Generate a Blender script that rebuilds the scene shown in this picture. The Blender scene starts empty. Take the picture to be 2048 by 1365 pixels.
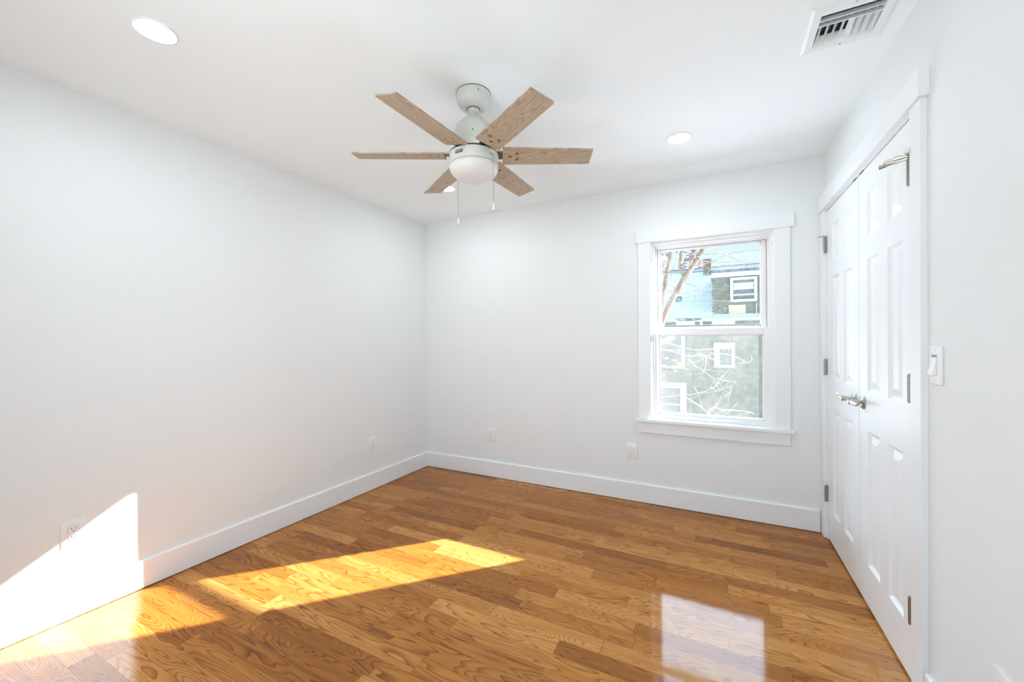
import bpy, bmesh, math, random
from mathutils import Vector, Matrix

PI = math.pi
C = bpy.context.scene.collection
SC = bpy.context.scene

# ------------------------------------------------------------------ camera
FPX = 811.28
CAM = Vector((2.6338, -3.2541, 1.2685))
YAW, PITCH, ROLL = -0.4728, -0.0036, -0.0074


def cam_axes():
    cy, sy = math.cos(YAW), math.sin(YAW)
    f0, r0, u0 = Vector((sy, cy, 0)), Vector((cy, -sy, 0)), Vector((0, 0, 1))
    cp, sp = math.cos(PITCH), math.sin(PITCH)
    f, u = f0 * cp + u0 * sp, u0 * cp - f0 * sp
    cr, sr = math.cos(ROLL), math.sin(ROLL)
    return r0 * cr + u * sr, u * cr - r0 * sr, f


RX, UX, FX = cam_axes()
cd = bpy.data.cameras.new('camera')
cd.sensor_width = 36.0
cd.lens = FPX / 2048 * 36.0
cd.clip_start, cd.clip_end = 0.02, 300
cam = bpy.data.objects.new('camera', cd)
C.objects.link(cam)
cam.matrix_world = Matrix(((RX.x, UX.x, -FX.x, CAM.x), (RX.y, UX.y, -FX.y, CAM.y),
                           (RX.z, UX.z, -FX.z, CAM.z), (0, 0, 0, 1)))
SC.camera = cam

# ------------------------------------------------------------------ light and exposure
SKY_TOP, SKY_LOW, SNOWLIT = (0.50, 0.74, 1.0, 1), (0.78, 0.90, 1.0, 1), (0.86, 0.945, 1.0, 1)
WORLD_STRENGTH = 1.03
LOWER_GAIN = 1.4
SUN_DIR = Vector((-0.96, -1.0, -0.588))
SUN_STRENGTH = 35.0
LAMP_STRENGTH = 190.0
REAR_FILL = 3.5
HIGH_SKY_FILL = 10.0
SC.view_settings.view_transform = 'Standard'
SC.view_settings.look = 'None'
SC.view_settings.gamma = 1
SC.view_settings.use_curve_mapping = False
SC.view_settings.exposure = 0.11
SC.cycles.diffuse_bounces = 8
SC.cycles.max_bounces = 14
SC.cycles.transparent_max_bounces = 24
SC.cycles.caustics_reflective = False
SC.cycles.caustics_refractive = False

w = bpy.data.worlds.new('sky')
SC.world = w
w.use_nodes = True
nt = w.node_tree
nt.nodes.clear()
wo = nt.nodes.new('ShaderNodeOutputWorld')
bg = nt.nodes.new('ShaderNodeBackground')
tc = nt.nodes.new('ShaderNodeTexCoord')
sx = nt.nodes.new('ShaderNodeSeparateXYZ')
rp = nt.nodes.new('ShaderNodeValToRGB')
mr = nt.nodes.new('ShaderNodeMapRange')
mr.inputs[1].default_value, mr.inputs[2].default_value = -1, 1
nt.links.new(tc.outputs['Generated'], sx.inputs[0])
nt.links.new(sx.outputs['Z'], mr.inputs[0])
nt.links.new(mr.outputs[0], rp.inputs[0])
e = rp.color_ramp.elements
g = LOWER_GAIN
e[0].position, e[0].color = 0.0, (SNOWLIT[0] * g, SNOWLIT[1] * g, SNOWLIT[2] * g, 1)
e[1].position, e[1].color = 1.0, SKY_TOP
for p_, c_ in ((0.49, (SNOWLIT[0] * g, SNOWLIT[1] * g, SNOWLIT[2] * g, 1)), (0.505, SKY_LOW), (0.62, (0.60, 0.82, 1.0, 1))):
    k = e.new(p_)
    k.color = c_
nt.links.new(rp.outputs[0], bg.inputs[0])
# added fill: world brightened behind the photographer, entering through the doorway
mr2 = nt.nodes.new('ShaderNodeMapRange')
mr2.interpolation_type = 'SMOOTHSTEP'
mr2.inputs[1].default_value, mr2.inputs[2].default_value = 0.2, -0.8
mr2.inputs[3].default_value, mr2.inputs[4].default_value = 0.0, REAR_FILL
nt.links.new(sx.outputs['Y'], mr2.inputs[0])
# added bright sky band above the view, for window light and floor reflection
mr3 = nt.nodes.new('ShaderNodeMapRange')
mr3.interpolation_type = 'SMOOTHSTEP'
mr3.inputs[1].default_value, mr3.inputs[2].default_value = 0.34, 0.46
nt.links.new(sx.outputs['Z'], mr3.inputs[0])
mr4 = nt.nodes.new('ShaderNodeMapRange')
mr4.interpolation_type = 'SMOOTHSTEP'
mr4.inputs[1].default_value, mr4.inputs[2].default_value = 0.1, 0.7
mr4.inputs[4].default_value = HIGH_SKY_FILL
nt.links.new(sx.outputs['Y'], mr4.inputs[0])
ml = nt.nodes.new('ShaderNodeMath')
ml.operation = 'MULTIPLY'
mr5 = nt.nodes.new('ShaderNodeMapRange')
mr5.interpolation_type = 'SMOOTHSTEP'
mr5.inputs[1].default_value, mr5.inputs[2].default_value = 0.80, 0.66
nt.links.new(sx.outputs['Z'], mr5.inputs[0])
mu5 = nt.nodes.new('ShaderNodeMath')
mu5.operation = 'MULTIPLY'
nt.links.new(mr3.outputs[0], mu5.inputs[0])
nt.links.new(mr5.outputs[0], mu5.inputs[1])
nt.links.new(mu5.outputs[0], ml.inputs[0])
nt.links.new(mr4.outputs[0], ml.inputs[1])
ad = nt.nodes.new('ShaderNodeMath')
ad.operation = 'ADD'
mr6 = nt.nodes.new('ShaderNodeMapRange')
mr6.interpolation_type = 'SMOOTHSTEP'
mr6.inputs[1].default_value, mr6.inputs[2].default_value = 0.6, 0.4
nt.links.new(sx.outputs['Z'], mr6.inputs[0])
ma6 = nt.nodes.new('ShaderNodeMath')
ma6.operation = 'MULTIPLY_ADD'
nt.links.new(mr2.outputs[0], ma6.inputs[0])
nt.links.new(mr6.outputs[0], ma6.inputs[1])
ma6.inputs[2].default_value = WORLD_STRENGTH
nt.links.new(ma6.outputs[0], ad.inputs[0])
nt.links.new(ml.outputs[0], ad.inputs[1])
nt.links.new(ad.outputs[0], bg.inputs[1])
nt.links.new(bg.outputs[0], wo.inputs[0])

sd = bpy.data.lights.new('sun', 'SUN')
sd.energy = SUN_STRENGTH
sd.angle = math.radians(0.6)
sd.color = (0.95, 0.985, 1.06)
sun = bpy.data.objects.new('sun', sd)
C.objects.link(sun)
sun.location = (8, 9, 8)
sun.rotation_euler = SUN_DIR.to_track_quat('-Z', 'Y').to_euler()


# ------------------------------------------------------------------ materials
def newmat(name):
    m = bpy.data.materials.new(name)
    m.use_nodes = True
    return m, m.node_tree, m.node_tree.nodes['Principled BSDF']


def N(t, kind, **kw):
    n = t.nodes.new('ShaderNode' + kind)
    for k, v in kw.items():
        setattr(n, k, v)
    return n


def mth(t, op, a, b=None, c=None):
    n = N(t, 'Math', operation=op)
    for i, v in enumerate((a, b, c)):
        if v is None:
            continue
        if isinstance(v, (int, float)):
            n.inputs[i].default_value = v
        else:
            t.links.new(v, n.inputs[i])
    return n.outputs[0]


def ramp(t, fac, stops):
    r = N(t, 'ValToRGB')
    el = r.color_ramp.elements
    el[0].position, el[0].color = stops[0][0], tuple(stops[0][1]) + (1,)
    el[1].position, el[1].color = stops[-1][0], tuple(stops[-1][1]) + (1,)
    for p, c in stops[1:-1]:
        q = el.new(p)
        q.color = tuple(c) + (1,)
    t.links.new(fac, r.inputs[0])
    return r.outputs[0]


def paint(name, col, rough=0.6, bump=0.0, scale=300, metallic=0.0, var=0.0, coat=0.0):
    m, t, b = newmat(name)
    b.inputs['Base Color'].default_value = tuple(col) + (1,)
    b.inputs['Roughness'].default_value = rough
    b.inputs['Metallic'].default_value = metallic
    if coat:
        b.inputs['Coat Weight'].default_value = coat
        b.inputs['Coat Roughness'].default_value = 0.15
    co = N(t, 'TexCoord')
    if bump:
        n = N(t, 'TexNoise')
        n.inputs['Scale'].default_value = scale
        n.inputs['Detail'].default_value = 3
        t.links.new(co.outputs['Object'], n.inputs['Vector'])
        bp = N(t, 'Bump')
        bp.inputs['Strength'].default_value = bump
        bp.inputs['Distance'].default_value = 0.002
        t.links.new(n.outputs[0], bp.inputs['Height'])
        t.links.new(bp.outputs[0], b.inputs['Normal'])
    if var:
        n = N(t, 'TexNoise')
        n.inputs['Scale'].default_value = 9
        n.inputs['Detail'].default_value = 5
        t.links.new(co.outputs['Object'], n.inputs['Vector'])
        c = ramp(t, n.outputs[0], [(0.3, [x * (1 - var) for x in col]), (0.7, [min(1, x * (1 + var)) for x in col])])
        t.links.new(c, b.inputs['Base Color'])
    return m


M = {}
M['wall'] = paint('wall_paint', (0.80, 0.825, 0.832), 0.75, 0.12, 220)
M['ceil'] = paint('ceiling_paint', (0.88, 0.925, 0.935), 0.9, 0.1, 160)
M['trim'] = paint('trim_paint', (0.83, 0.855, 0.87), 0.38, 0.04, 90)
M['door'] = paint('door_paint', (0.84, 0.865, 0.88), 0.33, 0.05, 60)
M['vinyl'] = paint('white_vinyl', (0.86, 0.86, 0.86), 0.3)
M['plastic'] = paint('white_plastic', (0.86, 0.86, 0.86), 0.28)
M['groove'] = paint('grey_groove', (0.30, 0.30, 0.30), 0.6)  # grey painted as groove shade, also used for the sash lines
M['slot'] = paint('dark_slot', (0.03, 0.03, 0.03), 0.6)
M['gap'] = paint('gap_shadow_dark_metal', (0.02, 0.018, 0.016), 0.9)  # near black for floor gap shade and for dark metal catches
M['nickel'] = paint('satin_nickel', (0.52, 0.50, 0.46), 0.28, 0, metallic=1.0)
M['hinge'] = paint('aged_nickel', (0.34, 0.32, 0.28), 0.38, 0.1, 200, metallic=1.0)
M['brass'] = paint('antique_brass', (0.42, 0.27, 0.10), 0.28, metallic=1.0)
M['fan'] = paint('matte_white_metal', (0.63, 0.63, 0.585), 0.45)
M['globe'] = paint('frosted_glass', (0.72, 0.71, 0.69), 0.4)
M['black'] = paint('black_gasket', (0.02, 0.02, 0.02), 0.5)
M['chain'] = paint('beaded_chain', (0.42, 0.41, 0.39), 0.35, metallic=0.8)
M['duct'] = paint('galvanised_duct', (0.33, 0.33, 0.34), 0.5, metallic=0.3)
M['register'] = paint('register_enamel', (0.81, 0.845, 0.855), 0.35)
M['rubber'] = paint('white_rubber', (0.8, 0.8, 0.78), 0.6)
M['siding'] = paint('green_grey_shingle', (0.215, 0.225, 0.175), 0.9, var=0.22)
M['snow'] = paint('snow', (0.88, 0.90, 0.93), 0.9, 0.6, 6)
M['shingle'] = paint('dark_roof_shingle', (0.10, 0.10, 0.10), 0.9, var=0.5)
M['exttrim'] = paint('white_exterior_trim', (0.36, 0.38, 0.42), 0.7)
M['ply'] = paint('tan_board', (0.36, 0.32, 0.22), 0.8, var=0.1)
M['bark'] = paint('tan_bark', (0.27, 0.205, 0.145), 0.9, var=0.35)
M['twig'] = paint('pale_twig', (0.36, 0.29, 0.20), 0.9, var=0.3)
M['leaf'] = paint('dry_leaf', (0.20, 0.13, 0.10), 0.9, var=0.4)
M['needle'] = paint('olive_needle', (0.13, 0.12, 0.035), 0.8, var=0.5)
M['darkpane'] = paint('neighbour_pane', (0.09, 0.10, 0.095), 0.35)
M['paleblind'] = paint('pale_blind', (0.28, 0.34, 0.36), 0.6)


def emit_mat(name, col, s):
    m, t, b = newmat(name)
    b.inputs['Base Color'].default_value = (0.9, 0.9, 0.9, 1)
    b.inputs['Emission Color'].default_value = tuple(col) + (1,)
    b.inputs['Emission Strength'].default_value = s
    return m


M['lamp'] = emit_mat('led_lens', (0.86, 0.955, 1.0), LAMP_STRENGTH)


def brick_mat():
    m, t, b = newmat('chimney_brick')
    co = N(t, 'TexCoord')
    mp = N(t, 'Mapping')
    mp.inputs['Rotation'].default_value = (PI / 2, 0, 0)
    t.links.new(co.outputs['Object'], mp.inputs['Vector'])
    br = N(t, 'TexBrick')
    br.inputs['Color1'].default_value = (0.17, 0.125, 0.09, 1)
    br.inputs['Color2'].default_value = (0.115, 0.09, 0.07, 1)
    br.inputs['Mortar'].default_value = (0.16, 0.145, 0.125, 1)
    br.inputs['Scale'].default_value = 4.0
    t.links.new(mp.outputs[0], br.inputs['Vector'])
    t.links.new(br.outputs[0], b.inputs['Base Color'])
    b.inputs['Roughness'].default_value = 0.9
    return m


M['brick'] = brick_mat()
M['outer_blocker'] = paint('dark_blocker', (0.035, 0.04, 0.045), 0.8, var=0.2)  # kept dark for the added outer wall that blocks stray light


def shingle_wall():
    m, t, b = newmat('shingle_siding')
    co = N(t, 'TexCoord')
    sp = N(t, 'SeparateXYZ')
    t.links.new(co.outputs['Object'], sp.inputs[0])
    n = N(t, 'TexNoise')
    n.inputs['Scale'].default_value = 5
    n.inputs['Detail'].default_value = 8
    t.links.new(co.outputs['Object'], n.inputs['Vector'])
    row = mth(t, 'FRACT', mth(t, 'MULTIPLY', sp.outputs['Z'], 5.2))
    line = mth(t, 'LESS_THAN', row, 0.10)
    c = ramp(t, n.outputs[0], [(0.3, (0.085, 0.092, 0.070)), (0.55, (0.125, 0.13, 0.10)), (0.75, (0.17, 0.172, 0.135))])
    mx = N(t, 'Mix', data_type='RGBA')
    t.links.new(mth(t, 'MULTIPLY', line, 0.35), mx.inputs[0])
    t.links.new(c, mx.inputs[6])
    mx.inputs[7].default_value = (0.09, 0.095, 0.07, 1)
    t.links.new(mx.outputs[2], b.inputs['Base Color'])
    b.inputs['Roughness'].default_value = 0.95
    return m


M['siding'] = shingle_wall()


def roof_snow():
    m, t, b = newmat('roof_snow_over_shingle')
    co = N(t, 'TexCoord')
    sp = N(t, 'SeparateXYZ')
    t.links.new(co.outputs['Object'], sp.inputs[0])
    n = N(t, 'TexNoise')
    n.inputs['Scale'].default_value = 1.6
    n.inputs['Detail'].default_value = 8
    mp = N(t, 'Mapping')
    mp.inputs['Scale'].default_value = (0.35, 4.0, 4.0)
    t.links.new(co.outputs['Object'], mp.inputs['Vector'])
    t.links.new(mp.outputs[0], n.inputs['Vector'])
    up = mth(t, 'SMOOTHSTEP', 3.45, 4.15, sp.outputs['Z']) if False else None
    mr_ = N(t, 'MapRange')
    mr_.inputs[1].default_value, mr_.inputs[2].default_value = 3.75 + 2.4, 4.3 + 2.4
    mr_.inputs[3].default_value, mr_.inputs[4].default_value = 0.0, 0.30
    t.links.new(sp.outputs['Z'], mr_.inputs[0])
    s = mth(t, 'ADD', n.outputs[0], mr_.outputs[0])
    c = ramp(t, s, [(0.30, (0.62, 0.69, 0.76)), (0.64, (0.54, 0.61, 0.68)), (0.84, (0.10, 0.11, 0.11))])
    t.links.new(c, b.inputs['Base Color'])
    b.inputs['Roughness'].default_value = 0.9
    return m


M['roofsnow'] = roof_snow()


def oak_floor():
    m, t, b = newmat('oak_strip_floor')
    co = N(t, 'TexCoord')
    sp = N(t, 'SeparateXYZ')
    t.links.new(co.outputs['Object'], sp.inputs[0])
    W = 0.083
    v = mth(t, 'DIVIDE', mth(t, 'ADD', sp.outputs['Y'], 1.400), W)
    row = mth(t, 'FLOOR', v)
    fv = mth(t, 'FRACT', v)
    wn = N(t, 'TexWhiteNoise', noise_dimensions='1D')
    t.links.new(row, wn.inputs['W'])
    L = mth(t, 'ADD', mth(t, 'MULTIPLY', wn.outputs['Value'], 0.45), 0.50)
    wn2 = N(t, 'TexWhiteNoise', noise_dimensions='1D')
    t.links.new(mth(t, 'ADD', row, 57.3), wn2.inputs['W'])
    uu = mth(t, 'DIVIDE', mth(t, 'ADD', sp.outputs['X'], mth(t, 'MULTIPLY', wn2.outputs['Value'], 3.0)), L)
    idx = mth(t, 'FLOOR', uu)
    fu = mth(t, 'FRACT', uu)
    cb = N(t, 'CombineXYZ')
    t.links.new(row, cb.inputs[0])
    t.links.new(idx, cb.inputs[1])
    pr = N(t, 'TexWhiteNoise', noise_dimensions='3D')
    t.links.new(cb.outputs[0], pr.inputs['Vector'])
    rs = N(t, 'SeparateColor')
    t.links.new(pr.outputs['Color'], rs.inputs[0])
    r1, r2, r3 = rs.outputs[0], rs.outputs[1], rs.outputs[2]
    # growth rings: contour lines of a stretched noise field, its own per board
    gx = mth(t, 'ADD', mth(t, 'MULTIPLY', sp.outputs['X'], 1.7), mth(t, 'MULTIPLY', r1, 61.0))
    gy = mth(t, 'ADD', mth(t, 'MULTIPLY', sp.outputs['Y'], 13.0), mth(t, 'MULTIPLY', r2, 47.0))
    gc = N(t, 'CombineXYZ')
    t.links.new(gx, gc.inputs[0])
    t.links.new(gy, gc.inputs[1])
    t.links.new(mth(t, 'MULTIPLY', r3, 31.0), gc.inputs[2])
    n1 = N(t, 'TexNoise')
    n1.inputs['Scale'].default_value = 1.0
    n1.inputs['Detail'].default_value = 1.2
    n1.inputs['Roughness'].default_value = 0.35
    n1.inputs['Distortion'].default_value = 0.25
    t.links.new(gc.outputs[0], n1.inputs['Vector'])
    freq = mth(t, 'ADD', 12.0, mth(t, 'MULTIPLY', r3, 24.0))
    ph = mth(t, 'FRACT', mth(t, 'MULTIPLY', n1.outputs[0], freq))
    ring = mth(t, 'POWER', ph, 3.5)
    # fine pores, long along the board
    px = N(t, 'CombineXYZ')
    t.links.new(mth(t, 'ADD', mth(t, 'MULTIPLY', sp.outputs['X'], 10.0), mth(t, 'MULTIPLY', r2, 19.0)), px.inputs[0])
    t.links.new(mth(t, 'MULTIPLY', sp.outputs['Y'], 330.0), px.inputs[1])
    n2 = N(t, 'TexNoise')
    n2.inputs['Scale'].default_value = 1.0
    n2.inputs['Detail'].default_value = 3
    t.links.new(px.outputs[0], n2.inputs['Vector'])
    # broad streaks, stains and knots
    bx_ = N(t, 'CombineXYZ')
    t.links.new(mth(t, 'ADD', mth(t, 'MULTIPLY', sp.outputs['X'], 3.2), mth(t, 'MULTIPLY', r3, 77.0)), bx_.inputs[0])
    t.links.new(mth(t, 'ADD', mth(t, 'MULTIPLY', sp.outputs['Y'], 26.0), mth(t, 'MULTIPLY', r1, 13.0)), bx_.inputs[1])
    n3 = N(t, 'TexNoise')
    n3.inputs['Scale'].default_value = 1.0
    n3.inputs['Detail'].default_value = 3
    t.links.new(bx_.outputs[0], n3.inputs['Vector'])
    tone = mth(t, 'ADD', mth(t, 'MULTIPLY', r1, 0.58), mth(t, 'MULTIPLY', n3.outputs[0], 0.58))
    base = ramp(t, tone, [(0.18, (0.235, 0.074, 0.009)), (0.45, (0.395, 0.143, 0.020)), (0.68, (0.500, 0.205, 0.038)), (0.95, (0.640, 0.305, 0.080))])
    mx = N(t, 'Mix', data_type='RGBA', blend_type='MULTIPLY')
    dark = mth(t, 'ADD', mth(t, 'MULTIPLY', ring, 0.85), mth(t, 'MULTIPLY', mth(t, 'SUBTRACT', n2.outputs[0], 0.45), 0.75))
    dk = N(t, 'Clamp')
    t.links.new(dark, dk.inputs[0])
    t.links.new(dk.outputs[0], mx.inputs[0])
    t.links.new(base, mx.inputs[6])
    mx.inputs[7].default_value = (0.36, 0.24, 0.15, 1)
    stain = N(t, 'MapRange')
    stain.inputs[1].default_value, stain.inputs[2].default_value = 0.61, 0.76
    t.links.new(n3.outputs[0], stain.inputs[0])
    mxs = N(t, 'Mix', data_type='RGBA', blend_type='MULTIPLY')
    t.links.new(mth(t, 'MULTIPLY', stain.outputs[0], 0.9), mxs.inputs[0])
    t.links.new(mx.outputs[2], mxs.inputs[6])
    mxs.inputs[7].default_value = (0.33, 0.22, 0.16, 1)
    # seams between boards
    e1 = mth(t, 'LESS_THAN', fv, 0.016)
    e2 = mth(t, 'LESS_THAN', mth(t, 'MULTIPLY', fu, L), 0.0016)
    seam = mth(t, 'MAXIMUM', e1, e2)
    mx2 = N(t, 'Mix', data_type='RGBA')
    t.links.new(mth(t, 'MULTIPLY', seam, 0.75), mx2.inputs[0])
    t.links.new(mxs.outputs[2], mx2.inputs[6])
    mx2.inputs[7].default_value = (0.05, 0.022, 0.008, 1)
    t.links.new(mx2.outputs[2], b.inputs['Base Color'])
    b.inputs['Roughness'].default_value = 0.32
    b.inputs['Specular IOR Level'].default_value = 0.0
    b.inputs['Coat Weight'].default_value = 0.7
    b.inputs['Coat IOR'].default_value = 1.48
    b.inputs['Coat Roughness'].default_value = 0.07
    h = mth(t, 'SUBTRACT', mth(t, 'ADD', mth(t, 'MULTIPLY', r2, 0.12), mth(t, 'MULTIPLY', n2.outputs[0], 0.22)), mth(t, 'MULTIPLY', seam, 0.8))
    bp = N(t, 'Bump')
    bp.inputs['Strength'].default_value = 0.16
    bp.inputs['Distance'].default_value = 0.0015
    t.links.new(h, bp.inputs['Height'])
    t.links.new(bp.outputs[0], b.inputs['Normal'])
    wv = N(t, 'TexNoise')
    wv.inputs['Scale'].default_value = 14
    wv.inputs['Detail'].default_value = 2
    t.links.new(co.outputs['Object'], wv.inputs['Vector'])
    bp2 = N(t, 'Bump')
    bp2.inputs['Strength'].default_value = 0.05
    bp2.inputs['Distance'].default_value = 0.004
    t.links.new(wv.outputs[0], bp2.inputs['Height'])
    t.links.new(bp2.outputs[0], b.inputs['Coat Normal'])
    return m


M['oak'] = oak_floor()


def blade_wood():
    m, t, b = newmat('limed_oak_blade')
    co = N(t, 'TexCoord')
    oi = N(t, 'ObjectInfo')
    sp = N(t, 'SeparateXYZ')
    t.links.new(co.outputs['Object'], sp.inputs[0])
    gc = N(t, 'CombineXYZ')
    t.links.new(mth(t, 'ADD', mth(t, 'MULTIPLY', sp.outputs['X'], 2.4), mth(t, 'MULTIPLY', oi.outputs['Random'], 50.0)), gc.inputs[0])
    t.links.new(mth(t, 'MULTIPLY', sp.outputs['Y'], 16.0), gc.inputs[1])
    n = N(t, 'TexNoise')
    n.inputs['Scale'].default_value = 1.0
    n.inputs['Detail'].default_value = 2
    t.links.new(gc.outputs[0], n.inputs['Vector'])
    ring = mth(t, 'POWER', mth(t, 'FRACT', mth(t, 'MULTIPLY', n.outputs[0], 16.0)), 2.0)
    pc = N(t, 'CombineXYZ')
    t.links.new(mth(t, 'MULTIPLY', sp.outputs['X'], 25.0), pc.inputs[0])
    t.links.new(mth(t, 'MULTIPLY', sp.outputs['Y'], 420.0), pc.inputs[1])
    n2 = N(t, 'TexNoise')
    n2.inputs['Scale'].default_value = 1.0
    t.links.new(pc.outputs[0], n2.inputs['Vector'])
    f = mth(t, 'ADD', mth(t, 'MULTIPLY', ring, 0.45), mth(t, 'MULTIPLY', n2.outputs[0], 0.5))
    c = ramp(t, f, [(0.15, (0.50, 0.40, 0.29)), (0.5, (0.385, 0.295, 0.20)), (0.9, (0.23, 0.165, 0.105))])
    t.links.new(c, b.inputs['Base Color'])
    b.inputs['Roughness'].default_value = 0.5
    return m


M['blade'] = blade_wood()


def glass_mat(name, dust, film):
    """window glass: clear, mirror-like at grazing angles, with specks of dust that scatter light"""
    m, t, b = newmat(name)
    t.nodes.remove(b)
    out = t.nodes['Material Output']
    tr = N(t, 'BsdfTransparent')
    gl = N(t, 'BsdfGlossy')
    gl.inputs['Roughness'].default_value = 0.01
    df = N(t, 'BsdfTranslucent')
    df.inputs['Color'].default_value = (0.80, 0.76, 0.66, 1)
    fr = N(t, 'Fresnel')
    fr.inputs['IOR'].default_value = 1.18
    m1 = N(t, 'MixShader')
    t.links.new(fr.outputs[0], m1.inputs[0])
    t.links.new(tr.outputs[0], m1.inputs[1])
    t.links.new(gl.outputs[0], m1.inputs[2])
    co = N(t, 'TexCoord')
    n = N(t, 'TexNoise')
    n.inputs['Scale'].default_value = 190
    n.inputs['Detail'].default_value = 2
    t.links.new(co.outputs['Object'], n.inputs['Vector'])
    n2 = N(t, 'TexNoise')
    n2.inputs['Scale'].default_value = 7
    n2.inputs['Detail'].default_value = 5
    t.links.new(co.outputs['Object'], n2.inputs['Vector'])
    th = mth(t, 'SUBTRACT', n.outputs[0], mth(t, 'SUBTRACT', 0.80, mth(t, 'MULTIPLY', n2.outputs[0], 0.22)))
    spk = mth(t, 'MINIMUM', mth(t, 'MULTIPLY', mth(t, 'MAXIMUM', th, 0.0), dust * 10), 0.5)
    fac = mth(t, 'ADD', spk, mth(t, 'MULTIPLY', n2.outputs[0], film))
    m2 = N(t, 'MixShader')
    t.links.new(fac, m2.inputs[0])
    t.links.new(m1.outputs[0], m2.inputs[1])
    t.links.new(df.outputs[0], m2.inputs[2])
    t.links.new(m2.outputs[0], out.inputs['Surface'])
    return m


M['glass'] = glass_mat('dusty_window_glass', 0.9, 0.006)


def screen_mat():
    m, t, b = newmat('insect_screen_mesh')
    t.nodes.remove(b)
    out = t.nodes['Material Output']
    tr = N(t, 'BsdfTransparent')
    df = N(t, 'BsdfDiffuse')
    df.inputs['Color'].default_value = (0.20, 0.20, 0.19, 1)
    tl = N(t, 'BsdfTranslucent')
    tl.inputs['Color'].default_value = (0.25, 0.24, 0.21, 1)
    ad = N(t, 'AddShader')
    t.links.new(df.outputs[0], ad.inputs[0])
    t.links.new(tl.outputs[0], ad.inputs[1])
    co = N(t, 'TexCoord')
    n = N(t, 'TexNoise')
    n.inputs['Scale'].default_value = 5
    n.inputs['Detail'].default_value = 6
    t.links.new(co.outputs['Object'], n.inputs['Vector'])
    f = mth(t, 'ADD', 0.015, mth(t, 'MULTIPLY', n.outputs[0], 0.09))
    mx = N(t, 'MixShader')
    t.links.new(f, mx.inputs[0])
    t.links.new(tr.outputs[0], mx.inputs[1])
    t.links.new(ad.outputs[0], mx.inputs[2])
    t.links.new(mx.outputs[0], out.inputs['Surface'])
    return m


M['screen'] = screen_mat()


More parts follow.
